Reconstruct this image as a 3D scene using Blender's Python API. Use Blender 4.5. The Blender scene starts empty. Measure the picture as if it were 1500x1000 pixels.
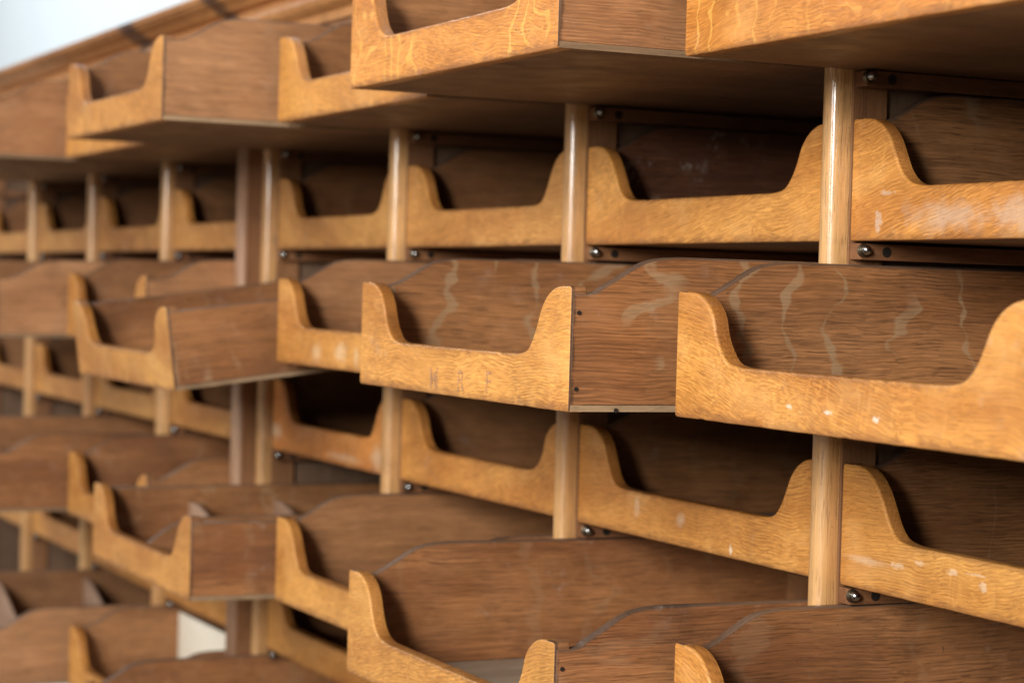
import bpy, bmesh, math, random
from mathutils import Vector, Matrix

S = 0.125            # one drawer pitch in metres; all shapes below are in pitches
P = 3.3828           # column pitch
W = 3.20             # drawer width
PW = 0.18            # post width
DEPTH = 3.6
LEFT = -13.79        # left edge of the first column left of the division
scene = bpy.context.scene
COL = scene.collection
rnd = random.Random(11)

# ------------------------------------------------------------------ materials
class NT:
    def __init__(self, name):
        self.m = bpy.data.materials.new(name)
        self.m.use_nodes = True
        self.t = self.m.node_tree
        self.t.nodes.clear()
    def n(self, typ, ins=None, **props):
        nd = self.t.nodes.new(typ)
        for k, v in props.items():
            setattr(nd, k, v)
        for k, v in (ins or {}).items():
            if isinstance(v, bpy.types.NodeSocket):
                self.t.links.new(v, nd.inputs[k])
            else:
                nd.inputs[k].default_value = v
        return nd
    def math(self, op, a, b=0.0, c=0.0, clamp=False):
        return self.n('ShaderNodeMath', {0: a, 1: b, 2: c}, operation=op, use_clamp=clamp).outputs[0]
    def vmath(self, op, a, b=(0, 0, 0)):
        return self.n('ShaderNodeVectorMath', {0: a, 1: b}, operation=op).outputs[0]
    def scale(self, a, f):
        return self.n('ShaderNodeVectorMath', {0: a, 'Scale': f}, operation='SCALE').outputs[0]
    def mix(self, f, a, b, mode='MIX'):
        return self.n('ShaderNodeMix', {0: f, 6: a, 7: b}, data_type='RGBA', blend_type=mode).outputs[2]
    def noise(self, v, scale=1.0, detail=3.0, rough=0.55, dist=0.0, color=False):
        nd = self.n('ShaderNodeTexNoise', {'Vector': v, 'Scale': scale, 'Detail': detail, 'Roughness': rough, 'Distortion': dist})
        return nd.outputs[1 if color else 0]
    def step(self, v, a, b, to0=0.0, to1=1.0):
        return self.n('ShaderNodeMapRange', {0: v, 1: a, 2: b, 3: to0, 4: to1}, interpolation_type='SMOOTHSTEP').outputs[0]

def lin(r, g, b):
    f = lambda c: (c / 12.92 if c <= .04045 else ((c + .055) / 1.055) ** 2.4)
    return (f(r / 255), f(g / 255), f(b / 255), 1)

def wood(name, dark, light, grain='X', pore=0.35, pore_len=70, pore_w=750, wave=0.004, streak=0.5, ray=0.0,
         ray_col=None, ray_scale=(10, 26), rough=0.45, coat=0.0, dirt=0.3, bump=0.25, blots=(), blot_col=(225, 215, 200), bands=(), scratch=0.0, lines=0.0, ripple=0.0, coat_ior=1.5, ribbon=0.0, joint=0.0, vary=0.0, grime=0.0, ray_w=(0.006, 0.034),
         spots=()):
    N = NT(name)
    tc = N.n('ShaderNodeTexCoord').outputs['Object']
    rv = N.n('ShaderNodeObjectInfo').outputs['Random']
    off = N.n('ShaderNodeCombineXYZ', {0: N.math('MULTIPLY', rv, 13.7), 1: N.math('MULTIPLY', rv, 29.3), 2: N.math('MULTIPLY', rv, 7.9)}).outputs[0]
    v = N.vmath('ADD', tc, off)
    if grain == 'X' and vary:
        ang = N.math('MULTIPLY', N.math('SUBTRACT', N.math('FRACT', N.math('MULTIPLY', rv, 53.1)), 0.55), 0.55)
        v = N.n('ShaderNodeVectorRotate', {'Vector': v, 'Angle': ang}, rotation_type='Y_AXIS').outputs[0]
    # a slow wander of the grain
    w1 = N.noise(N.vmath('MULTIPLY', v, (9, 9, 9)), 1.0, 2.0, 0.5, 0.0, True)
    w1 = N.scale(N.vmath('SUBTRACT', w1, (.5, .5, .5)), wave * 2.6)
    w2 = N.noise(v, 60.0, 2.0, 0.5, 0.0, True)
    w2 = N.scale(N.vmath('SUBTRACT', w2, (.5, .5, .5)), wave * 0.22)
    vw = N.vmath('ADD', v, N.vmath('ADD', w1, w2))
    ax = 'XYZ'.index(grain)
    def st(along, across):
        s = [across] * 3
        s[ax] = along
        return N.vmath('MULTIPLY', vw, tuple(s))
    broad = N.noise(st(2.5, 16), 1.0, 3.0)
    streaks = N.noise(st(9, 400), 1.0, 4.0, 0.65)
    fine = N.noise(st(30, 780), 1.0, 3.0, 0.7)
    base = N.mix(N.step(broad, 0.3, 0.7), dark, light)
    sfac = N.math('MULTIPLY', N.math('SUBTRACT', streaks, 0.5), streak * 1.6)
    ffac = N.math('MULTIPLY', N.math('SUBTRACT', fine, 0.5), streak * 1.1)
    val = N.math('ADD', N.math('ADD', sfac, ffac), 1.0)
    col = N.mix(1.0, base, N.n('ShaderNodeCombineColor', {0: val, 1: val, 2: val}).outputs[0], 'MULTIPLY')
    if lines > 0:
        wv = N.n('ShaderNodeTexWave', {'Vector': st(14, 120), 'Scale': 1.0, 'Distortion': 5.0, 'Detail': 3.0, 'Detail Scale': 1.6, 'Detail Roughness': .6},
                 wave_type='BANDS', bands_direction='Z').outputs[1]
        lm = N.step(N.noise(v, 16.0, 2.0), 0.32, 0.62, 0.15, 1.0)
        lv = N.math('SUBTRACT', 1.0 + lines * .35, N.math('MULTIPLY', N.math('MULTIPLY', N.math('POWER', wv, 2.0), lm), lines))
        col = N.mix(1.0, col, N.n('ShaderNodeCombineColor', {0: lv, 1: N.math('POWER', lv, 1.1), 2: N.math('POWER', lv, 1.25)}).outputs[0], 'MULTIPLY')
    if ripple > 0:
        rip = N.noise(st(62, 900), 1.0, 1.5, 0.5)
        rmod = N.step(N.noise(v, 9.0, 2.0), 0.3, 0.6, 0.35, 1.0)
        rv2 = N.math('ADD', N.math('MULTIPLY', N.math('MULTIPLY', N.math('SUBTRACT', rip, 0.5), rmod), ripple * 2.6), 1.0)
        col = N.mix(1.0, col, N.n('ShaderNodeCombineColor', {0: rv2, 1: N.math('POWER', rv2, 1.25), 2: N.math('POWER', rv2, 1.6)}).outputs[0], 'MULTIPLY')
    # pores: short dark dashes along the grain
    pn = N.noise(st(pore_len, pore_w), 1.0, 2.0, 0.6)
    pmod = N.step(N.noise(v, 22.0, 2.0), 0.3, 0.62, 0.35, 1.0)
    pf = N.math('MULTIPLY', N.step(pn, 0.54, 0.66), pmod)
    dk = tuple(c * 0.42 for c in dark[:3]) + (1,)
    col = N.mix(N.math('MULTIPLY', pf, pore), col, dk)
    # medullary rays: curling paler ribbons across the grain
    rf = None
    if ribbon > 0:
        sp = N.n('ShaderNodeSeparateXYZ', {0: v})
        bend = N.noise(N.vmath('MULTIPLY', v, (20, 7, 26)), 1.0, 1.5, 0.5)
        jag = N.noise(N.vmath('MULTIPLY', v, (30, 60, 75)), 1.0, 2.0, 0.6)
        u = N.math('ADD', sp.outputs[1 if grain == 'Y' else 0], N.math('MULTIPLY', N.math('SUBTRACT', bend, 0.5), 0.075))
        u = N.math('ADD', u, N.math('MULTIPLY', N.math('SUBTRACT', jag, 0.5), 0.012))
        spread = N.noise(N.vmath('MULTIPLY', v, (0, 5, 0)), 1.0, 1.0)
        u = N.math('ADD', N.math('MULTIPLY', u, 17.0 if grain == 'Y' else 42.0), N.math('MULTIPLY', spread, 3.0))
        tri = N.math('ABSOLUTE', N.math('SUBTRACT', N.math('FRACT', u), 0.5))
        wd = N.step(N.noise(N.vmath('MULTIPLY', v, (30, 24, 38)), 1.0, 2.0), 0.36, 0.68, 0.0, 0.13)
        band = N.step(N.math('SUBTRACT', wd, tri), -0.03, 0.03)
        gate = N.step(N.noise(N.vmath('MULTIPLY', v, (6, 14, 9)), 1.0, 1.5), 0.36, 0.50)
        rb = N.math('MULTIPLY', N.math('MULTIPLY', band, gate), ribbon)
        rb = N.math('MULTIPLY', rb, N.step(fine, 0.3, 0.6, 0.45, 1.0))
        col = N.mix(rb, col, ray_col)
    if ray > 0:
        rs = [ray_scale[1]] * 3
        rs[ax] = ray_scale[0] * 1.6
        if grain == 'Y':
            rs = [ray_scale[1], ray_scale[0] * 1.6, ray_scale[1] * .30]
        if grain == 'X':
            rs = [ray_scale[1], ray_scale[1], ray_scale[0]]
        rn = N.noise(N.vmath('MULTIPLY', v, tuple(rs)), 1.0, 2.5, 0.5, 0.5)
        d = N.math('ABSOLUTE', N.math('SUBTRACT', rn, 0.5))
        wid = N.step(N.noise(v, 26.0, 2.0), 0.35, 0.7, ray_w[0], ray_w[1])
        band = N.math('SUBTRACT', 1.0, N.math('DIVIDE', d, wid), clamp=True)
        band = N.step(band, 0.0, 0.8)
        gate = N.step(N.noise(N.vmath('ADD', v, (3, 5, 7)), 6.0, 1.5), 0.42, 0.58)
        rf = N.math('MULTIPLY', N.math('MULTIPLY', band, gate), ray)
        rf = N.math('MULTIPLY', rf, N.step(fine, 0.3, 0.62, 0.3, 1.0))
        rf = N.math('MULTIPLY', rf, N.step(N.noise(v, 55.0, 3.0), 0.3, 0.65, 0.45, 1.0))
        col = N.mix(rf, col, ray_col)
    # worn and dirty zones
    dn = N.noise(N.vmath('MULTIPLY', v, (14, 14, 14)), 1.0, 5.0, 0.65)
    col = N.mix(N.math('MULTIPLY', N.step(dn, 0.52, 0.74), dirt), col, tuple(c * 0.38 for c in dark[:3]) + (1,))
    bn = N.noise(v, 320.0, 2.0, 0.6)
    bs = N.noise(v, 45.0, 2.0, 0.6)
    specks = N.math('MULTIPLY', N.step(bn, 0.67, 0.73), N.step(bs, 0.5, 0.62))
    col = N.mix(N.math('MULTIPLY', specks, 0.8 * min(1, dirt * 2)), col, (0.03, 0.017, 0.009, 1))
    if vary > 0:
        rv3 = N.math('FRACT', N.math('MULTIPLY', rv, 37.7))
        vv = N.math('ADD', 1.0 - vary * .6, N.math('MULTIPLY', rv3, vary))
        hue = N.math('ADD', 1.0 - vary * .2, N.math('MULTIPLY', N.math('FRACT', N.math('MULTIPLY', rv, 91.3)), vary * .45))
        col = N.mix(1.0, col, N.n('ShaderNodeCombineColor', {0: vv, 1: N.math('MULTIPLY', vv, hue), 2: N.math('MULTIPLY', vv, N.math('MULTIPLY', hue, hue))}).outputs[0], 'MULTIPLY')
    if grime > 0:
        gz = N.n('ShaderNodeSeparateXYZ', {0: tc}).outputs[2]
        gn = N.noise(N.vmath('MULTIPLY', v, (45, 45, 160)), 1.0, 4.0, 0.7)
        low_ = N.math('ADD', N.math('DIVIDE', gz, .05 * S), N.math('MULTIPLY', N.math('SUBTRACT', gn, .5), 3.0))
        g1 = N.step(low_, 0.0, 1.2, 1.0, 0.0)
        hi_ = N.math('ADD', N.math('DIVIDE', N.math('ABSOLUTE', N.math('SUBTRACT', gz, .297 * S)), .03 * S), N.math('MULTIPLY', N.math('SUBTRACT', gn, .5), 3.0))
        g2 = N.step(hi_, 0.0, 1.0, .7, 0.0)
        gx = N.math('ABSOLUTE', N.math('SUBTRACT', N.n('ShaderNodeSeparateXYZ', {0: tc}).outputs[0], W * S / 2))
        g2 = N.math('MULTIPLY', g2, N.step(gx, .80 * S, 1.0 * S, 1.0, 0.0))
        col = N.mix(N.math('MULTIPLY', N.math('MAXIMUM', g1, g2), grime), col, lin(104, 62, 34))
        big = N.noise(N.vmath('MULTIPLY', v, (16, 16, 24)), 1.0, 3.0, .6)
        col = N.mix(N.math('MULTIPLY', N.step(big, .50, .68), grime * .5), col, lin(150, 92, 44))
        big2 = N.noise(N.vmath('MULTIPLY', N.vmath('ADD', v, (9, 1, 4)), (14, 14, 22)), 1.0, 3.0, .6)
        col = N.mix(N.math('MULTIPLY', N.step(big2, .52, .70), grime * .4), col, lin(222, 170, 104))
    if joint > 0:
        jy = N.n('ShaderNodeSeparateXYZ', {0: tc}).outputs[1]
        jn = N.noise(N.vmath('MULTIPLY', v, (90, 120, 70)), 1.0, 4.0, 0.7)
        jd = N.math('ADD', N.math('DIVIDE', jy, .026 * S), N.math('MULTIPLY', N.math('SUBTRACT', jn, .5), 2.6))
        col = N.mix(N.step(jd, .5, 1.5, joint, 0.0), col, (0.02, 0.011, 0.006, 1))
    # pale dust and scuffs
    if scratch > 0:
        sn = N.noise(N.vmath('MULTIPLY', v, (40, 40, 40)), 1.0, 5.0, 0.7)
        sm = N.noise(v, 7.0, 2.0)
        sf = N.math('MULTIPLY', N.step(sn, 0.56, 0.75), N.step(sm, 0.45, 0.62))
        col = N.mix(N.math('MULTIPLY', sf, scratch), col, lin(176, 160, 146))
    for (bx, bz, rx, rz, s, sharp) in blots:
        sep = N.n('ShaderNodeSeparateXYZ', {0: tc})
        dx = N.math('DIVIDE', N.math('SUBTRACT', sep.outputs[0], bx * S), rx * S)
        dz = N.math('DIVIDE', N.math('SUBTRACT', sep.outputs[2], bz * S), rz * S)
        r = N.math('SQRT', N.math('ADD', N.math('MULTIPLY', dx, dx), N.math('MULTIPLY', dz, dz)))
        nz = N.noise(tc, 160.0 if sharp else 70.0, 4.0, 0.65)
        r = N.math('ADD', r, N.math('MULTIPLY', N.math('SUBTRACT', nz, 0.5), 2.4 if sharp else 1.5))
        f = N.step(r, 0.35 if sharp else 0.1, 0.8 if sharp else 1.1, s, 0.0)
        f = N.math('MULTIPLY', f, N.step(fine, 0.3, 0.6, 0.6, 1.0))
        col = N.mix(f, col, lin(*blot_col))
    for (x0, wd, s) in bands:
        sep = N.n('ShaderNodeSeparateXYZ', {0: tc})
        d = N.math('ABSOLUTE', N.math('SUBTRACT', sep.outputs[0], x0 * S))
        d = N.math('ADD', d, N.math('MULTIPLY', N.math('SUBTRACT', N.noise(tc, 25.0, 3.0), 0.5), 0.09))
        col = N.mix(N.step(d, wd * S * .45, wd * S, s, 0.0), col, lin(62, 42, 36))
    rr = N.step(N.noise(v, 30.0, 4.0), 0.3, 0.7, rough - 0.08, rough + 0.14)
    hb = N.math('ADD', N.math('MULTIPLY', pf, -1.0), N.math('MULTIPLY', fine, 0.6))
    hb = N.math('ADD', hb, N.math('MULTIPLY', N.noise(v, 90.0, 3.0), 0.6))
    bp = N.n('ShaderNodeBump', {'Strength': bump, 'Distance': 0.0006, 'Height': hb}).outputs[0]
    b = N.n('ShaderNodeBsdfPrincipled', {'Base Color': col, 'Roughness': rr, 'Normal': bp, 'Specular IOR Level': 0.42,
                                        'Coat Weight': coat, 'Coat Roughness': 0.15, 'Coat IOR': coat_ior})
    N.n('ShaderNodeOutputMaterial', {0: b.outputs[0]})
    return N.m

RAYC = lin(158, 132, 100)
F_DK, F_LT = lin(168, 109, 48), lin(203, 144, 72)
def front_mat(name, dk=F_DK, lt=F_LT, **k):
    a = dict(vary=.2, lines=.24, grime=.6, grain='X', pore=0.3, pore_len=75, pore_w=950, wave=0.011, streak=0.34, ray=0.25, ray_col=lin(232, 172, 92), ripple=.42,
             ray_scale=(12, 46), rough=0.42, coat=0.12, dirt=0.32, bump=0.35, scratch=0.25)
    a.update(k)
    return wood(name, dk, lt, **a)
M = {}
M['front'] = front_mat('honey_oak')
M['front_deep'] = front_mat('deep_honey_oak', lin(168, 110, 52), lin(200, 142, 74), ray=0.15, dirt=0.3)
M['front_figured'] = front_mat('figured_honey_oak', lin(176, 112, 46), lin(208, 142, 68), ray=0.0, ribbon=.6, ray_col=lin(240, 184, 92))
M['front_specks'] = front_mat('chipped_honey_oak', pore=0.34, wave=0.015, ripple=.5, blots=[(1.18, .125, .036, .018, .6, 1), (1.54, .118, .07, .016, .7, 1), (1.96, .11, .038, .022, .7, 1), (.50, .42, .03, .02, .5, 1)])
M['front_ghost'] = front_mat('fine_flaked_oak', pore=0.3, wave=0.010, ripple=.5, ray=0.1, blots=[])
M['front_worn'] = front_mat('worn_honey_oak', dirt=0.4, scratch=.5, blots=[(.95, .13, .42, .11, .5, 0), (1.55, .13, .34, .13, .5, 0), (.28, .12, .05, .10, .6, 1), (.36, .27, .16, .02, .5, 1)], blot_col=(196, 176, 156))
M['front_chalk'] = front_mat('chalk_marked_oak', blots=[(.58, .18, .09, .03, .4, 1), (.78,.22,.09,.02,.35,1), (1.08, .21, .07, .03, .45, 1), (1.35, .16, .05, .04, .5, 1), (1.3, .22, .18, .012, .4, 1), (.28, .17, .26, .03, .3, 0)], blot_col=(226, 206, 180))
M['front_scuffed'] = front_mat('scuffed_orange_oak', lin(184, 112, 50), lin(208, 136, 66), blots=[(.1, .2, .25, .11, .8, 0), (2.85, .14, .22, .14, .75, 0), (2.0, .08, .55, .05, .6, 0)], blot_col=(214, 180, 144))
M['front_drip'] = front_mat('drip_marked_oak', ray=.2, blots=[(2.15, .06, .035, .045, 1, 1), (.9, .2, .06, .08, .35, 0), (1.5, .17, .07, .06, .35, 0)], blot_col=(226, 206, 180))
M['front_letters'] = front_mat('faded_lettered_oak', blots=[(.97, .12, .12, .12, .55, 0), (1.5, .13, .16, .10, .6, 0), (1.85, .12, .06, .1, .6, 0)], blot_col=(216, 188, 150))
M['front_rim'] = front_mat('worn_darker_rim', lin(142, 88, 38), lin(182, 122, 60), ray=0, grime=0, dirt=.5, coat=.25)
S_DK, S_LT = lin(118, 75, 42), lin(154, 105, 64)
def side_mat(name, dk=S_DK, lt=S_LT, **k):
    a = dict(vary=.16, lines=.30, joint=.65, grain='Y', pore=0.6, pore_len=26, pore_w=760, wave=0.004, streak=0.75, ripple=.22, ray=0.55, ray_col=RAYC, ray_scale=(11, 26),
             rough=0.55, dirt=0.25, bump=0.35, scratch=0.2)
    a.update(k)
    return wood(name, dk, lt, **a)
M['side'] = side_mat('brown_oak')
M['side_rays'] = side_mat('ribbon_figured_oak', ray=0.0, ribbon=.6)
M['side_plain'] = side_mat('plain_brown_oak', lin(118, 77, 45), lin(146, 100, 62), ray=0.08, pore=.35)
M['side_red'] = side_mat('reddish_brown_oak', lin(116, 71, 40), lin(148, 98, 58), ray=0.0, ribbon=.16, dirt=.4, scratch=.5)
M['side_scuffed'] = side_mat('grey_scuffed_oak', lin(100, 62, 42), lin(134, 86, 58), ray=0, scratch=1.3, dirt=.5)
M['side_pale'] = side_mat('pale_brown_oak', lin(142, 96, 60), lin(168, 120, 80), ray=0.15, pore=.35)
M['edge'] = wood('grey_worn_edge', lin(84, 62, 48), lin(116, 90, 70), 'Y', pore=.4, streak=.4, dirt=.5, scratch=.5, rough=.45)
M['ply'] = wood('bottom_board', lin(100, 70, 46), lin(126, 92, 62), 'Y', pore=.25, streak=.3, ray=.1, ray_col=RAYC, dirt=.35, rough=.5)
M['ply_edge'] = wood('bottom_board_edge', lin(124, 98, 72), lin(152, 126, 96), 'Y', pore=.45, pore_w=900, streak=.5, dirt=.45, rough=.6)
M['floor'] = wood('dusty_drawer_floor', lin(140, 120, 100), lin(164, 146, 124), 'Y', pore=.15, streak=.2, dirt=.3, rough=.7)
M['divider'] = wood('grey_divider', lin(140, 108, 86), lin(166, 134, 110), 'X', pore=.1, streak=.2, dirt=.2, rough=.6)
M['cream'] = wood('cream_divider', lin(226, 216, 196), lin(236, 228, 210), 'X', pore=.04, streak=.06, dirt=.05, rough=.6)
M['post'] = wood('varnished_post_oak', lin(172, 124, 74), lin(204, 158, 102), 'Z', pore=.55, pore_len=40, pore_w=700, wave=.002, streak=.45, dirt=.4, rough=.36, coat=.75, coat_ior=1.6, bump=.5)
M['carcass'] = wood('carcass_oak', lin(120, 80, 50), lin(146, 102, 66), 'Z', pore=.4, pore_len=30, streak=.4, dirt=.4, rough=.5)
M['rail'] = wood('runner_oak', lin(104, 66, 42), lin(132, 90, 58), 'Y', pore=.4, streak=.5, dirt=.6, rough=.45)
M['cornice'] = wood('cornice_oak', lin(158, 104, 56), lin(188, 132, 78), 'X', pore=.4, streak=.45, dirt=.4, rough=.4, coat=.1, bands=[(-15.0, .42, .85), (-11.7, .36, .85)])
M['fin'] = wood('greyed_oak', lin(150, 112, 86), lin(178, 142, 114), 'Z', pore=.4, streak=.4, dirt=.3, rough=.42, coat=.1)
M['partition'] = wood('grey_brown_partition', lin(96, 72, 54), lin(118, 92, 70), 'Z', pore=.2, streak=.3, dirt=.3, rough=.6)
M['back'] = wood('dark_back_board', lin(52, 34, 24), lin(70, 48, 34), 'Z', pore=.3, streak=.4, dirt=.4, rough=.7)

def simple(name, col, rough, metal=0.0, nscale=200.0, var=0.3, bump=.1):
    N = NT(name)
    tc = N.n('ShaderNodeTexCoord').outputs['Object']
    n = N.noise(tc, nscale, 4.0, .6)
    c = N.mix(N.step(n, .4, .7, 0, var), col, tuple(x * .4 for x in col[:3]) + (1,))
    bp = N.n('ShaderNodeBump', {'Strength': bump, 'Distance': 0.0004, 'Height': n}).outputs[0]
    b = N.n('ShaderNodeBsdfPrincipled', {'Base Color': c, 'Roughness': rough, 'Metallic': metal, 'Normal': bp})
    N.n('ShaderNodeOutputMaterial', {0: b.outputs[0]})
    return N.m
M['steel'] = simple('worn_steel', (.42, .42, .41, 1), .22, 1.0)
M['brass'] = simple('dull_brass', (.20, .165, .11, 1), .42, 1.0)
M['nail'] = simple('dark_nail', (.02, .014, .01, 1), .6, 0.3)
M['wall'] = simple('pale_blue_wall_paint', lin(232, 243, 249), .8, 0, 6.0, .04)
# ghost of a removed letter: greyish, half see-through
N = NT('ghost_lettering')
tc = N.n('ShaderNodeTexCoord').outputs['Object']
f = N.step(N.noise(tc, 320.0, 3.0, .7), .38, .62, .04, .34)
d = N.n('ShaderNodeBsdfPrincipled', {'Base Color': lin(176, 138, 112), 'Roughness': .5})
tr = N.n('ShaderNodeBsdfTransparent')
mx = N.n('ShaderNodeMixShader', {0: f, 1: tr.outputs[0], 2: d.outputs[0]})
N.n('ShaderNodeOutputMaterial', {0: mx.outputs[0]})
M['ghost'] = N.m

# ------------------------------------------------------------------ mesh helpers
def link(name, bm, mats, parent=None, smooth_angle=None):
    me = bpy.data.meshes.new(name)
    bm.normal_update()
    bm.to_mesh(me)
    bm.free()
    for m in mats:
        me.materials.append(m)
    o = bpy.data.objects.new(name, me)
    COL.objects.link(o)
    if parent:
        o.parent = parent
    return o

def sv(x, y, z):
    return Vector((x * S, y * S, z * S))

def box(bm, x0, x1, y0, y1, z0, z1, bev=0.0, mi=0):
    r = bmesh.ops.create_cube(bm, size=1.0)
    vs = r['verts']
    for v in vs:
        v.co = sv(x0 + (v.co.x + .5) * (x1 - x0), y0 + (v.co.y + .5) * (y1 - y0), z0 + (v.co.z + .5) * (z1 - z0))
    fs = set(f for v in vs for f in v.link_faces)
    for f in fs:
        f.material_index = mi
    if bev:
        es = list(set(e for v in vs for e in v.link_edges))
        bmesh.ops.bevel(bm, geom=es, offset=bev * S, segments=2, affect='EDGES', profile=.6)

def smooth_pts(ctrl, n=7):
    # Catmull-Rom through control points
    out = []
    c = [ctrl[0]] + list(ctrl) + [ctrl[-1]]
    for i in range(1, len(c) - 2):
        p0, p1, p2, p3 = c[i - 1], c[i], c[i + 1], c[i + 2]
        for k in range(n):
            t = k / n
            out.append(tuple(.5 * ((2 * p1[a]) + (-p0[a] + p2[a]) * t + (2 * p0[a] - 5 * p1[a] + 4 * p2[a] - p3[a]) * t * t
                                   + (-p0[a] + 3 * p1[a] - 3 * p2[a] + p3[a]) * t ** 3) for a in (0, 1)))
    out.append(ctrl[-1])
    return out

def rounded_slab(bm, pts, axis, a0, a1, rad_front, rad_back=None, mi_cap=0, mi_rim=0, smooth=True, rim_mi=None, mid_mi=None):
    """pts: outline (u, z, r) counter-clockwise in its plane; extruded along `axis` (0 = x, 1 = y) from a0 to a1,
    with both rims rounded by r per point."""
    n = len(pts)
    nor = []
    for i in range(n):
        a, b = pts[i - 1], pts[(i + 1) % n]
        c = pts[i]
        d1 = Vector((c[0] - a[0], c[1] - a[1])); d2 = Vector((b[0] - c[0], b[1] - c[1]))
        d1 = d1.normalized() if d1.length > 1e-9 else d2.normalized()
        d2 = d2.normalized() if d2.length > 1e-9 else d1
        m1, m2 = Vector((-d1.y, d1.x)), Vector((-d2.y, d2.x))
        m = (m1 + m2)
        m.normalize()
        m /= max(.35, m.dot(m1))
        nor.append(m)
    K = 4
    rings = []
    def ring(a, frac_in):
        vs = []
        for i, p in enumerate(pts):
            d = p[2] * frac_in
            u, z = p[0] + nor[i].x * d, p[1] + nor[i].y * d
            aa = a(p[2])
            vs.append(bm.verts.new(sv(aa, u, z) if axis == 0 else sv(u, aa, z)))
        return vs
    for k in range(K + 1):
        t = k / K * math.pi / 2
        rings.append(ring(lambda r, t=t: a0 + r * (1 - math.sin(t)), 1 - math.cos(t)) if False else
                     ring(lambda r, t=t: a0 + r * (1 - math.sin(math.pi / 2 - t) ) if False else a0 + r * (1 - math.cos(t)), 1 - math.sin(t)))
    for k in range(K + 1):
        t = (K - k) / K * math.pi / 2
        rings.append(ring(lambda r, t=t: a1 - r * (1 - math.cos(t)), 1 - math.sin(t)))
    for j in range(len(rings) - 1):
        for i in range(n):
            q = [rings[j][i], rings[j][(i + 1) % n], rings[j + 1][(i + 1) % n], rings[j + 1][i]]
            try:
                f = bm.faces.new(q)
            except ValueError:
                continue
            f.smooth = smooth
            f.material_index = (rim_mi[i] if rim_mi else mi_rim)
            if mid_mi is not None and j == K:
                f.material_index = mid_mi
    f = bm.faces.new(rings[0]); f.material_index = mi_cap
    f = bm.faces.new(list(reversed(rings[-1]))); f.material_index = mi_cap
    bmesh.ops.recalc_face_normals(bm, faces=bm.faces)

def cutout_outline(w, rr, j=0.0, ear=0.705, lip=0.302, rc=0.015, r=None):
    """ear - lip - ear outline, counter-clockwise"""
    r = r or random.Random(1)
    J = lambda: r.uniform(-j, j)
    ro = .010
    o = []
    for a in range(4):   # bottom left
        t = math.pi + a / 3 * math.pi / 2
        o.append((rr + rr * math.cos(t), rr + rr * math.sin(t), ro))
    for a in range(4):
        t = -math.pi / 2 + a / 3 * math.pi / 2
        o.append((w - rr + rr * math.cos(t), rr + rr * math.sin(t), ro))
    def curve(side):
        a, b, c = J(), J(), J()
        e = ear + J() * .4
        l = lip
        pts = [(.10, e), (.205 + a * .5, e - .012), (.30 + a, e - .055), (.375 + a, e - .13), (.43 + b, e - .235), (.485 + b, l + .085),
               (.56 + c, l + .025), (.67 + c, l + .003), (.80 + c, l)]
        return pts
    cl = curve(0); cr = [(w - x, z) for x, z in curve(1)]
    e_r, e_l = cr[0][1], cl[0][1]
    o.append((w, e_r - .10, ro))
    for a in range(4):
        t = a / 3 * math.pi / 2
        o.append((w - .022 + .022 * math.cos(t), e_r - .022 + .022 * math.sin(t), ro))
    for (x, z) in smooth_pts(cr, 4):
        o.append((x, z, rc))
    for (x, z) in reversed(smooth_pts(cl, 4)):
        o.append((x, z, rc))
    for a in range(4):
        t = math.pi / 2 + a / 3 * math.pi / 2
        o.append((.022 + .022 * math.cos(t), e_l - .022 + .022 * math.sin(t), ro))
    o.append((0, e_l - .10, ro))
    return o

def weather(o, r):
    # split the long runs and let the worn edge wander; a few small nicks
    out = []
    n = len(o)
    for i in range(n):
        a, b = o[i], o[(i + 1) % n]
        out.append(a)
        L = math.hypot(b[0] - a[0], b[1] - a[1])
        k = int(L / .045)
        ph = r.uniform(0, 6)
        if k > 3 and abs(b[1] - a[1]) < .05:
            nick = r.sample(range(1, k), min(2, k - 1)) if r.random() < .8 else []
            for j in range(1, k):
                t = j / k
                d = .0010 * math.sin(j * .9 + ph) * math.sin(j * .37 + 2 * ph) + r.uniform(-.0004, .0004)
                sgn = 1 if a[1] < .1 else -1
                if j in nick:
                    d += r.uniform(.002, .006)
                out.append((a[0] + (b[0] - a[0]) * t, a[1] + (b[1] - a[1]) * t + sgn * d, a[2] + (b[2] - a[2]) * t))
    return out

def side_outline(hump=True, r=None, top=.885, low=.665, depth=DEPTH, straight=.665):
    r = r or random.Random(1)
    y0, y1 = .012, depth
    if hump:
        a = r.uniform(-.03, .03)
        prof = [(y0, low), (.10, low), (.16, low + .012), (.23 + a, .705), (.33 + a, .762), (.43 + a, .822), (.51 + a, .858), (.60 + a, .876), (.72 + a, top)]
        top_pts = smooth_pts(prof, 4) + [(1.6, top), (y1 - .02, top)]
    else:
        top_pts = [(y0, straight), (1.0, straight), (2.0, straight + .01), (y1 - .02, straight + .015)]
    return top_pts

TEXT = {}
def text_mesh(ch, size):
    cu = bpy.data.curves.new('letter', 'FONT')
    cu.body = ch
    cu.size = size
    cu.extrude = 0.00004
    cu.offset = 0.0004
    o = bpy.data.objects.new('letter_source', cu)
    COL.objects.link(o)
    bpy.context.view_layer.update()
    me = bpy.data.meshes.new_from_object(o)
    COL.objects.unlink(o)
    bpy.data.objects.remove(o)
    return me

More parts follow.
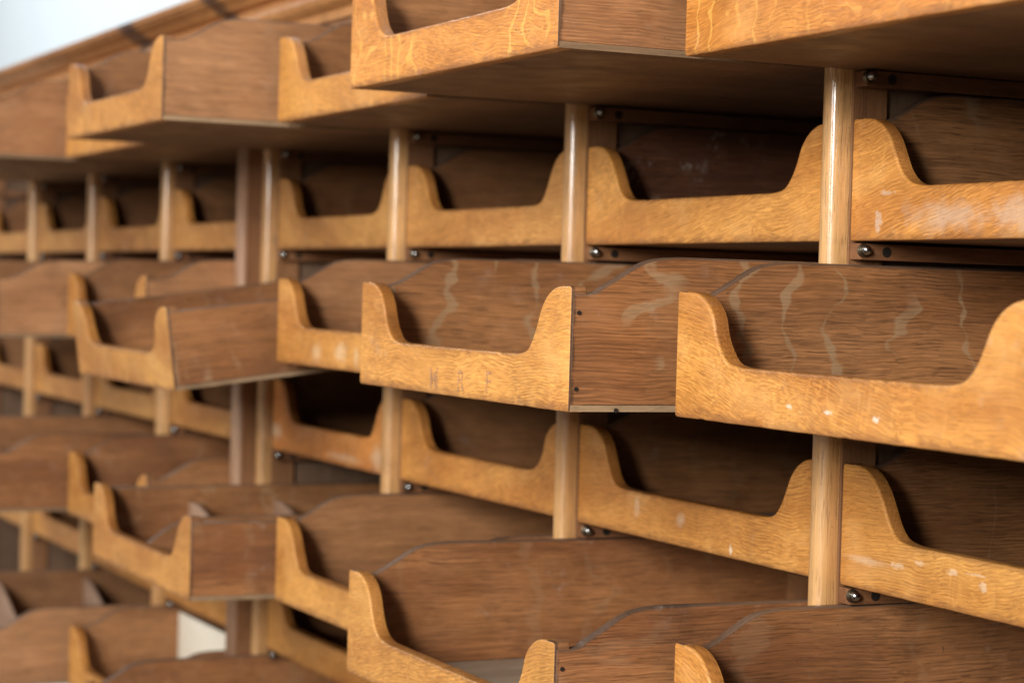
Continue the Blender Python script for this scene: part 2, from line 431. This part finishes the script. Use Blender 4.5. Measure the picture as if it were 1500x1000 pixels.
def make_drawer(x, y, z, label, fm='front', sl='side', sr='side', hump=True, back='side_plain', tilt=0.0, yaw=0.0, roll=0.0,
                extras=None, width=W, seed=0, floor='floor'):
    r = random.Random(seed)
    t = bpy.data.objects.new('drawer', None)
    t.empty_display_size = .02
    COL.objects.link(t)
    if tilt:
        # pivots where it leaves the cabinet
        R = Matrix.Rotation(tilt, 4, 'X')
        pv = sv(0, -y, 0)
        t.matrix_world = Matrix.Translation(sv(x, y, z)) @ Matrix.Translation(pv) @ R @ Matrix.Translation(-pv)
    else:
        t.location = sv(x, y, z)
        t.rotation_euler = (roll, 0, yaw)
    t['label'] = label
    t['category'] = 'drawer'
    t['group'] = 'oak drawers filling the cabinet'
    bm = bmesh.new()
    ol = cutout_outline(width, .02, .012, r=r)
    ol = weather(ol, r)
    no = len(ol)
    rim = [1 if (abs(ol[i][0] - ol[(i + 1) % no][0]) < .004 and (ol[i][0] < .01 or ol[i][0] > width - .01)) else 0 for i in range(no)]
    rounded_slab(bm, ol, 1, 0.0, .10, 0, rim_mi=rim, mid_mi=2)
    bm.normal_update()
    for f in bm.faces:
        cxf = f.calc_center_median().x / S
        f.material_index = 1 if (abs(f.normal.y) < .72 and (cxf > width - .07 or cxf < .07) and f.normal.z > -.5) else (2 if f.material_index == 2 else 0)
    fr = link('front_panel', bm, [M[fm], M['side_plain'], M['front_rim']], t)
    for side, mat in ((0, sl), (1, sr)):
        bm = bmesh.new()
        top = side_outline(hump, r)
        rad = .012
        o = [(.012, .045, .003), (DEPTH, .045, .003)] + [(yy, zz, rad) for yy, zz in reversed(top)]
        xa, xb = (-.004, .066) if side == 0 else (width - .066, width + .004)
        rim = [0] * len(o)
        for i in range(1, len(o) - 1):
            rim[i] = 1
        rounded_slab(bm, o, 0, xa, xb, 0, rim_mi=rim)
        link('side_panel', bm, [M[mat], M['edge']], t)
    bm = bmesh.new()
    rounded_slab(bm, [(.07, .05, .006), (width - .07, .05, .006), (width - .07, .60, .012), (.07, .60, .012)], 1, DEPTH - .10, DEPTH - .02, 0)
    link('back_panel', bm, [M[back]], t)
    bm = bmesh.new()
    box(bm, -.003, width + .003, .014, DEPTH, .004, .040, mi=0)
    for f in bm.faces:
        if f.normal.z > .9: f.material_index = 1
    bm.normal_update()
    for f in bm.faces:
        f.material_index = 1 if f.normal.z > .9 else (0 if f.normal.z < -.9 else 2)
    link('bottom_panel', bm, [M['ply'], M[floor], M['ply_edge']], t)
    if extras:
        extras(t, fr, r, width)
    return t

def cross_divider(t, y, x0, x1, mat, name='divider', full=False, h=.62):
    bm = bmesh.new()
    if full:
        rounded_slab(bm, [(x0, .048, .004), (x1, .048, .004), (x1, h, .008), (x0, h, .008)], 1, y, y + .04, 0)
    else:
        w = x1 - x0
        o = [(x0, .048, .004), (x1, .048, .004), (x1, h, .008)]
        pts = [(w, h), (w - .3, h - .03), (w - .6, h - .12), (w - 1.0, h - .26), (w - 1.3, h - .32), (w * .5, h - .33), (1.3, h - .32), (1.0, h - .26), (.6, h - .12), (.3, h - .03), (.0, h)] \
            if w > 2.2 else [(w, h), (w - .1, h - .05), (w - .25, h - .18), (1.0, h - .16), (.6, h - .10), (.3, h - .03), (0, h)]
        o += [(x0 + a, b, .008) for a, b in smooth_pts(pts, 3)[1:]]
        rounded_slab(bm, o, 1, y, y + .05, 0)
    o = link(name, bm, [M[mat]], t)
    return o

def nails(t, fr, r, w):
    for (yy, zz) in ((.05, .555), (.045, .13), (.30, .012)):
        bm = bmesh.new()
        bmesh.ops.create_cone(bm, cap_ends=True, segments=10, radius1=.013 * S, radius2=.013 * S, depth=.012 * S,
                              matrix=Matrix.Translation(sv(w + .004, yy, zz)) @ Matrix.Rotation(math.pi / 2, 4, 'Y'))
        link('nail', bm, [M['nail']], t)

def ghost(t, fr, r, w):
    nails(t, fr, r, w)
    for ch, gx, gz, sz in (('M', 1.22, .035, .19), ('R', 1.66, .04, .19), ('F', 2.08, .05, .19)):
        me = text_mesh(ch, sz * S)
        me.materials.clear(); me.materials.append(M['ghost'])
        o = bpy.data.objects.new('faded_letter', me)
        COL.objects.link(o)
        o.parent = fr
        o.location = sv(gx, -.0025, gz)
        o.rotation_euler = (math.pi / 2, 0, 0)

def d5_inside(t, fr, r, w):
    # lengthwise partition with an ogee, and two cross dividers
    bm = bmesh.new()
    prof = smooth_pts([(.10, .30), (.18, .36), (.30, .44), (.45, .50), (.65, .525), (1.0, .53)], 3) + [(DEPTH - .12, .53)]
    o = [(.10, .048, .003), (DEPTH - .12, .048, .003)] + [(a, b, .008) for a, b in reversed(prof)]
    rim = [1 if 0 < i < len(o) - 1 else 0 for i in range(len(o))]
    rounded_slab(bm, o, 0, 1.52, 1.575, 0, rim_mi=rim)
    link('partition', bm, [M['side_plain'], M['edge']], t)
    for yy in (.93, 1.81):
        cross_divider(t, yy, .07, 1.515, 'divider', h=.52)

def f7_inside(t, fr, r, w):
    for yy in (.72, 1.86):
        cross_divider(t, yy, .07, w - .07, 'divider', h=.78)

def e7_inside(t, fr, r, w):
    cross_divider(t, 1.25, .07, w - .07, 'cream', full=True, h=.82)

# ------------------------------------------------------------------ the drawers
cx = {c: -i * P for i, c in enumerate('ABCD')}
for i, c in enumerate('EFGH'):
    cx[c] = LEFT - i * P
rowz = {1: 1, 2: 0, 3: -1, 4: -2, 5: -3, 6: -4, 7: -5}
OUT1 = 'top pulled-out row'
D = [
 # col,row,y,dz,kwargs,label
 ('A', 1, -1.137, -.012, dict(fm='front_figured', sl='side', sr='side'), 'open drawer cut by the top right corner of the frame, dark underside showing'),
 ('B', 1, -1.84, -.0, dict(fm='front_figured', sr='side_pale'), 'largest pulled-out drawer of the top row, yellow-flecked front, brown side and dark underside'),
 ('C', 1, -1.19, .0, dict(sr='side_pale'), 'top row open drawer just left of the big yellow-flecked one, hanging right of the division'),
 ('D', 1, -2.14, -.02, dict(sr='side_pale', sl='side_plain'), 'blurred top row drawer pulled far out, sloping front hiding another just below it'),
 ('E', 1, -1.27, .0, dict(sr='side_pale'), 'top row drawer whose front peeps out beneath the far pulled-out drawer'),
 ('F', 1, -2.10, -.02, dict(sr='side_pale'), 'top row drawer at the left edge, only its pale brown side showing under the cornice'),
 ('G', 1, -1.25, .0, dict(), 'top row drawer behind the left edge one, barely showing'),
 ('A', 2, 0, 0, dict(fm='front_worn', sl='side_rays'), 'closed drawer with a pale grey worn patch on its lip, right of the glossy post'),
 ('B', 2, 0, 0, dict(fm='front', sl='side_scuffed'), 'closed drawer between the two glossiest posts, dark scuffed interior, upper row'),
 ('C', 2, 0, 0, dict(fm='front_deep', sl='side_plain'), 'closed upper row drawer with plain brown inside, third from the right'),
 ('D', 2, 0, 0, dict(fm='front_deep', sl='side_red'), 'closed upper row drawer directly right of the division'),
 ('E', 2, 0, 0, dict(fm='front_deep', sl='side_plain'), 'closed upper row drawer directly left of the division, blurred'),
 ('F', 2, 0, 0, dict(fm='front_deep', sl='side_plain'), 'closed upper row drawer, second left of the division, blurred'),
 ('G', 2, 0, 0, dict(fm='front_deep', sl='side_plain'), 'closed upper row drawer, third left of the division, blurred'),
 ('H', 2, 0, 0, dict(fm='front_deep', sl='side_plain'), 'closed upper row drawer cut by the left edge, fourth left of the division'),
 ('A', 3, -1.131, -.022, dict(fm='front_specks', sl='side_rays', extras=nails), 'pulled-out drawer in sharp focus with three white chips and wavy pale ribbons inside'),
 ('B', 3, -1.709, -.012, dict(fm='front_ghost', sl='side_rays', sr='side_rays', extras=ghost), 'pulled-out middle drawer with faint ghost letters and figured brown right side'),
 ('C', 3, -1.147, .0, dict(fm='front_letters', sl='side_pale'), 'middle row open drawer partly hidden behind the ghost-lettered one, faded pale marks'),
 ('D', 3, -1.985, 0, dict(hump=False, sr='side', sl='side', tilt=math.radians(7.6)), 'sagging pulled-out drawer tilted nose down with straight low sides'),
 ('E', 3, -1.21, .0, dict(sl='side_plain', sr='side_pale'), 'middle row open drawer mostly hidden behind the sagging one, its two ears showing'),
 ('F', 3, -1.97, -.03, dict(sl='side_plain', sr='side_pale'), 'middle row drawer at the left edge, only its side showing above a pale bottom edge'),
 ('A', 4, 0, 0, dict(fm='front_chalk', sl='side'), 'closed drawer with chalky scribbles along its lip, lower right'),
 ('B', 4, 0, 0, dict(fm='front_drip', sl='side_red'), 'closed drawer with one white drip at its bottom edge, lower closed row'),
 ('C', 4, 0, 0, dict(fm='front', sl='side_plain'), 'closed lower row drawer below the ghost-lettered drawer, plain honey front'),
 ('D', 4, 0, 0, dict(fm='front_scuffed', sl='side_plain'), 'closed orange drawer with whitish scuffed ends, lower row right of the division'),
 ('E', 4, 0, 0, dict(fm='front_deep', sl='side_plain'), 'closed lower row drawer below the sagging one, directly left of the division'),
 ('F', 4, 0, 0, dict(fm='front_deep', sl='side_plain'), 'closed lower row drawer, second left of the division, its front crossed by the sagging drawer'),
 ('G', 4, 0, 0, dict(fm='front_deep', sl='side_plain'), 'closed lower row drawer, third left of the division, blurred black interior'),
 ('H', 4, 0, 0, dict(fm='front_deep', sl='side_plain'), 'closed lower row drawer cut by the left edge'),
 ('A', 5, -1.086, 0, dict(fm='front_specks', sl='side_red'), 'pulled-out drawer at the bottom right whose left ear tip rises from the bottom edge'),
 ('B', 5, -1.75, 0, dict(fm='front', sl='side_red', sr='side_red', extras=nails), 'large pulled-out drawer at bottom centre with wide reddish brown interior'),
 ('C', 5, -1.107, 0, dict(fm='front', sl='side_plain'), 'lower open drawer behind the large bottom one, above the black gap'),
 ('D', 5, -1.80, -.02, dict(hump=False, sr='side_red', extras=d5_inside), 'lower open drawer with grey dividers inside and straight low sides'),
 ('E', 5, -1.155, .0, dict(sl='side_red', fm='front'), 'lower open drawer behind the divided one, its left ear standing clear'),
 ('F', 5, -2.0, .0, dict(sl='side_plain', sr='side'), 'lower row drawer at the left edge, only its brown side and pale bottom edge showing'),
 ('D', 6, 0, 0, dict(fm='front_deep', sl='side_plain'), 'closed drawer with a black opening under the bottom centre drawers, right of the division'),
 ('E', 6, 0, 0, dict(fm='front_deep', sl='side_plain'), 'closed bottom row drawer above the cream card, directly left of the division'),
 ('F', 6, 0, 0, dict(fm='front_deep', sl='side_plain'), 'closed bottom row drawer, second left of the division, above grey dividers'),
 ('G', 6, 0, 0, dict(fm='front_deep', sl='side_plain'), 'closed bottom row drawer, third left of the division, just under a pale bottom edge'),
 ('H', 6, 0, 0, dict(fm='front_deep', sl='side_plain'), 'closed bottom row drawer at the very left edge, fourth left of the division'),
 ('D', 7, -1.85, 0.06, dict(sl='side_red', sr='side_red'), 'lowest drawer right of the cream card, only the curved top of its side showing'),
 ('E', 7, -1.10, .03, dict(sl='side', extras=e7_inside), 'lowest open drawer at bottom left holding an upright cream card'),
 ('F', 7, -1.98, .02, dict(sl='side_plain', sr='side_pale', extras=f7_inside), 'lowest drawer in the bottom left corner with two grey curved dividers inside'),
]
for i, (c, row, y, dz, kw, lab) in enumerate(D):
    ro = 0 if y == 0 else rnd.uniform(-.002, .002)
    jy = rnd.uniform(-.006, .006) if y == 0 else 0
    make_drawer(cx[c], y + jy, rowz[row] + dz, lab, seed=100 + i, roll=0, yaw=0 if y else rnd.uniform(-.002, .002), **kw)

# ------------------------------------------------------------------ the cabinet
cab = bpy.data.objects.new('haberdashery_cabinet', None)
COL.objects.link(cab)
cab.location = sv(0, 0, -5.6)
cab['label'] = 'large oak shop cabinet frame with rounded posts, runners and top cornice'
cab['category'] = 'cabinet'
def cpart(name, bm, mats, parent=None):
    o = link(name, bm, mats)
    o.parent = parent or cab
    if not parent:
        o.location = -cab.location
    return o
ZB, ZT = -5.35, 2.02
XR = P
XL = cx['H'] - P
edges = [0 + P] + [cx[c] for c in 'ABCDEFGH']
def d_post(x0, x1, z0, z1, rear=0.0):
    """post with a half-round nose"""
    bm = bmesh.new()
    r = (x1 - x0) / 2
    cxm = (x0 + x1) / 2
    prof = [(x1, rear), (x1, -.058)]
    for k in range(1, 15):
        t = -k / 15 * math.pi
        prof.append((cxm + r * math.cos(t), -.058 + r * math.sin(t)))
    prof += [(x0, -.058), (x0, rear)]
    nz = 24
    rings = []
    for j in range(nz + 1):
        z = z0 + (z1 - z0) * j / nz
        rings.append([bm.verts.new(sv(a, b, z)) for a, b in prof])
    n = len(prof)
    for j in range(nz):
        for i in range(n):
            f = bm.faces.new([rings[j][i], rings[j + 1][i], rings[j + 1][(i + 1) % n], rings[j][(i + 1) % n]])
            f.smooth = 1 <= i <= n - 3
    bm.faces.new(rings[0]); bm.faces.new(list(reversed(rings[-1])))
    bmesh.ops.recalc_face_normals(bm, faces=bm.faces)
    return bm
post_x = [P] + [cx[c] for c in 'ABCD'] + [LEFT - k * P for k in range(0, 4)]
for k, px in enumerate(post_x):
    bm = d_post(px - PW + .008, px - .022, ZB, ZT, -.002)
    cpart('post', bm, [M['post']])
    # upright batten behind the post
    bm = bmesh.new()
    box(bm, px - PW + .02, px - .012, .0, .24, ZB, ZT, .006)
    cpart('batten', bm, [M['carcass']])
    bm = bmesh.new()
    box(bm, px - .12, px - .06, .26, 3.75, ZB, ZT)
    cpart('partition_board', bm, [M['partition']])
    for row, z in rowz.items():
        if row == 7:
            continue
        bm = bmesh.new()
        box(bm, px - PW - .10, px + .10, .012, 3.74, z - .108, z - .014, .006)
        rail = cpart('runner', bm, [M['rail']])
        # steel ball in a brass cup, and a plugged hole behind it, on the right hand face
        bm = bmesh.new()
        bmesh.ops.create_cone(bm, cap_ends=True, segments=20, radius1=.042 * S, radius2=.036 * S, depth=.02 * S,
                              matrix=Matrix.Translation(sv(px + .108, .030, z - .055)) @ Matrix.Rotation(math.pi / 2, 4, 'Y'))
        cpart('cup', bm, [M['brass']], rail)
        bm = bmesh.new()
        bmesh.ops.create_uvsphere(bm, u_segments=20, v_segments=14, radius=.029 * S, matrix=Matrix.Translation(sv(px + .130, .030, z - .052)))
        for f in bm.faces: f.smooth = True
        cpart('ball', bm, [M['steel']], rail)
        bm = bmesh.new()
        bmesh.ops.create_cone(bm, cap_ends=True, segments=18, radius1=.030 * S, radius2=.030 * S, depth=.008 * S,
                              matrix=Matrix.Translation(sv(px + .100, .19, z - .06)) @ Matrix.Rotation(math.pi / 2, 4, 'Y'))
        cpart('plug', bm, [M['nail']], rail)
# division: projecting upright with a rounded nose, left of post D
fx1 = cx['D'] - PW - .004
fx0 = LEFT + W + .012
bm = bmesh.new()
prof = [(fx1, 3.9), (fx1, -.26)]
for k in range(1, 6):
    t = -k / 6 * math.pi / 2
    prof.append((fx1 - .05 + .05 * math.cos(t), -.26 + .05 * math.sin(t)))
prof += [(fx1 - .05, -.31), (fx0 + .05, -.31)]
for k in range(1, 6):
    t = -math.pi / 2 - k / 6 * math.pi / 2
    prof.append((fx0 + .05 + .05 * math.cos(t), -.26 + .05 * math.sin(t)))
prof += [(fx0, -.26), (fx0, 3.9)]
lo = [bm.verts.new(sv(a, b, ZB)) for a, b in prof]
hi = [bm.verts.new(sv(a, b, ZT)) for a, b in prof]
for i in range(len(prof)):
    f = bm.faces.new([lo[i], hi[i], hi[(i + 1) % len(prof)], lo[(i + 1) % len(prof)]])
    f.smooth = 1 <= i < len(prof) - 2
    ny = abs((prof[(i + 1) % len(prof)][0] - prof[i][0]))
    f.material_index = 1 if (i == 0 or i >= len(prof) - 2) else 0
bm.faces.new(lo); bm.faces.new(list(reversed(hi)))
bmesh.ops.recalc_face_normals(bm, faces=bm.faces)
cpart('division_upright', bm, [M['fin'], M['carcass']])
# back, ends, top and base
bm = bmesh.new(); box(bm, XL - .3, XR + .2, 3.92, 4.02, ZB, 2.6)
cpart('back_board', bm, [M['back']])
bm = bmesh.new(); box(bm, XR + .004, XR + .24, -.05, 3.9, ZB, ZT, .01)
cpart('end_panel', bm, [M['carcass']])
bm = bmesh.new(); box(bm, XL - .3, XL - .06, -.05, 3.9, ZB, ZT, .01)
cpart('end_panel', bm, [M['carcass']])
bm = bmesh.new(); box(bm, XL - .3, XR + .24, .0, 3.9, ZT + .004, ZT + .12)
cpart('top_board', bm, [M['carcass']])
bm = bmesh.new(); box(bm, XL - .3, XR + .24, -.1, 3.9, ZB - .25, ZB - .004, .01)
cpart('base_board', bm, [M['carcass']])
# cornice, profile in (Y, Z)
prof = [(3.9, 2.13), (-.03, 2.13), (-.03, 2.22), (-.07, 2.24), (-.12, 2.28), (-.14, 2.33), (-.12, 2.38), (-.07, 2.41), (-.04, 2.42), (-.04, 2.475),
        (-.10, 2.485), (-.13, 2.50), (-.17, 2.54), (-.23, 2.575), (-.27, 2.60), (-.27, 2.625), (-.31, 2.63), (-.31, 2.69), (-.29, 2.705), (3.9, 2.705)]
bm = bmesh.new()
n = len(prof)
ra = [bm.verts.new(sv(XL - .4, a, b)) for a, b in prof]
rb = [bm.verts.new(sv(XR + .34, a, b)) for a, b in prof]
for i in range(n):
    bm.faces.new([ra[i], rb[i], rb[(i + 1) % n], ra[(i + 1) % n]])
bm.faces.new(ra); bm.faces.new(list(reversed(rb)))
bmesh.ops.recalc_face_normals(bm, faces=bm.faces)
cpart('cornice', bm, [M['cornice']])

# wall behind the cabinet
bm = bmesh.new()
vs = [bm.verts.new(sv(a, 4.12, b)) for a, b in ((-80, -12), (20, -12), (20, 22), (-80, 22))]
bm.faces.new(vs)
w = link('wall', bm, [M['wall']])
w['kind'] = 'structure'

# ------------------------------------------------------------------ light
world = bpy.data.worlds.new('World')
scene.world = world
world.use_nodes = True
bg = world.node_tree.nodes['Background']
wt = world.node_tree
wtc = wt.nodes.new('ShaderNodeTexCoord'); wsep = wt.nodes.new('ShaderNodeSeparateXYZ'); wr = wt.nodes.new('ShaderNodeValToRGB'); wm = wt.nodes.new('ShaderNodeMath')
wm.operation = 'MULTIPLY_ADD'; wm.inputs[1].default_value = .5; wm.inputs[2].default_value = .5
wt.links.new(wtc.outputs['Generated'], wsep.inputs[0]); wt.links.new(wsep.outputs[2], wm.inputs[0]); wt.links.new(wm.outputs[0], wr.inputs[0])
wt.links.new(wr.outputs[0], bg.inputs[0])
wr.color_ramp.elements[0].position = .3; wr.color_ramp.elements[0].color = (.40, .33, .26, 1)     # warm glow added from below to lift undersides, standing in for floor bounce
wr.color_ramp.elements[1].position = .62; wr.color_ramp.elements[1].color = (.17, .17, .168, 1)
bg.inputs[1].default_value = 1.0

def area(name, loc, target, sx, sy, power, col):
    l = bpy.data.lights.new(name, 'AREA')
    l.shape = 'RECTANGLE'; l.size = sx; l.size_y = sy
    l.energy = power; l.color = col
    o = bpy.data.objects.new(name, l)
    COL.objects.link(o)
    o.location = loc
    o.rotation_euler = (Vector(target) - Vector(loc)).to_track_quat('-Z', 'Y').to_euler()
    return o
a = math.radians(22)
area('window_light', (3.2 * math.sin(a) - .1, -3.2 * math.cos(a), 1.1), (-.5, 0, 0), .50, 1.9, 76, (1, .985, .95))
a = math.radians(47)
area('side_window_light', (4.6 * math.sin(a) - .7, -4.6 * math.cos(a), .95), (-.7, 0, -.1), .55, 1.3, 195, (1, .985, .96))
area('far_fill_light', (-2.6, -3.0, 1.6), (-2.4, 0, .2), 1.2, 1.4, 50, (.97, .985, 1))  # fill lamp added to keep the far left fronts lit
area('wall_fill_light', (-4.4, -1.3, 2.1), (-4.2, .5, .7), 1.0, .8, 42, (.86, .94, 1))  # unseen lamp added only to brighten the wall above the cabinet

# ------------------------------------------------------------------ camera
cam = bpy.data.cameras.new('camera')
co = bpy.data.objects.new('camera', cam)
COL.objects.link(co)
fw = Vector((-0.90467634, 0.42546201, -0.02329789))
rt = Vector((0.4248006, 0.90483543, 0.02858834))
up = Vector((-0.03324401, -0.01596624, 0.99931973))
m = Matrix((rt, up, -fw)).transposed().to_4x4()
m.translation = sv(10.7193, -7.1915, -.342)
co.matrix_world = m
cam.sensor_width = 36
cam.lens = 3212.6 / 1500 * 36
cam.clip_start = .02
cam.clip_end = 100
cam.dof.use_dof = True
cam.dof.focus_distance = 12.2 * S
cam.dof.aperture_fstop = (cam.lens / 1000) / (.085 * S)
cam.dof.aperture_blades = 9
scene.camera = co

scene.render.engine = 'CYCLES'
scene.view_settings.view_transform = 'Standard'
scene.view_settings.look = 'None'
scene.view_settings.exposure = 0
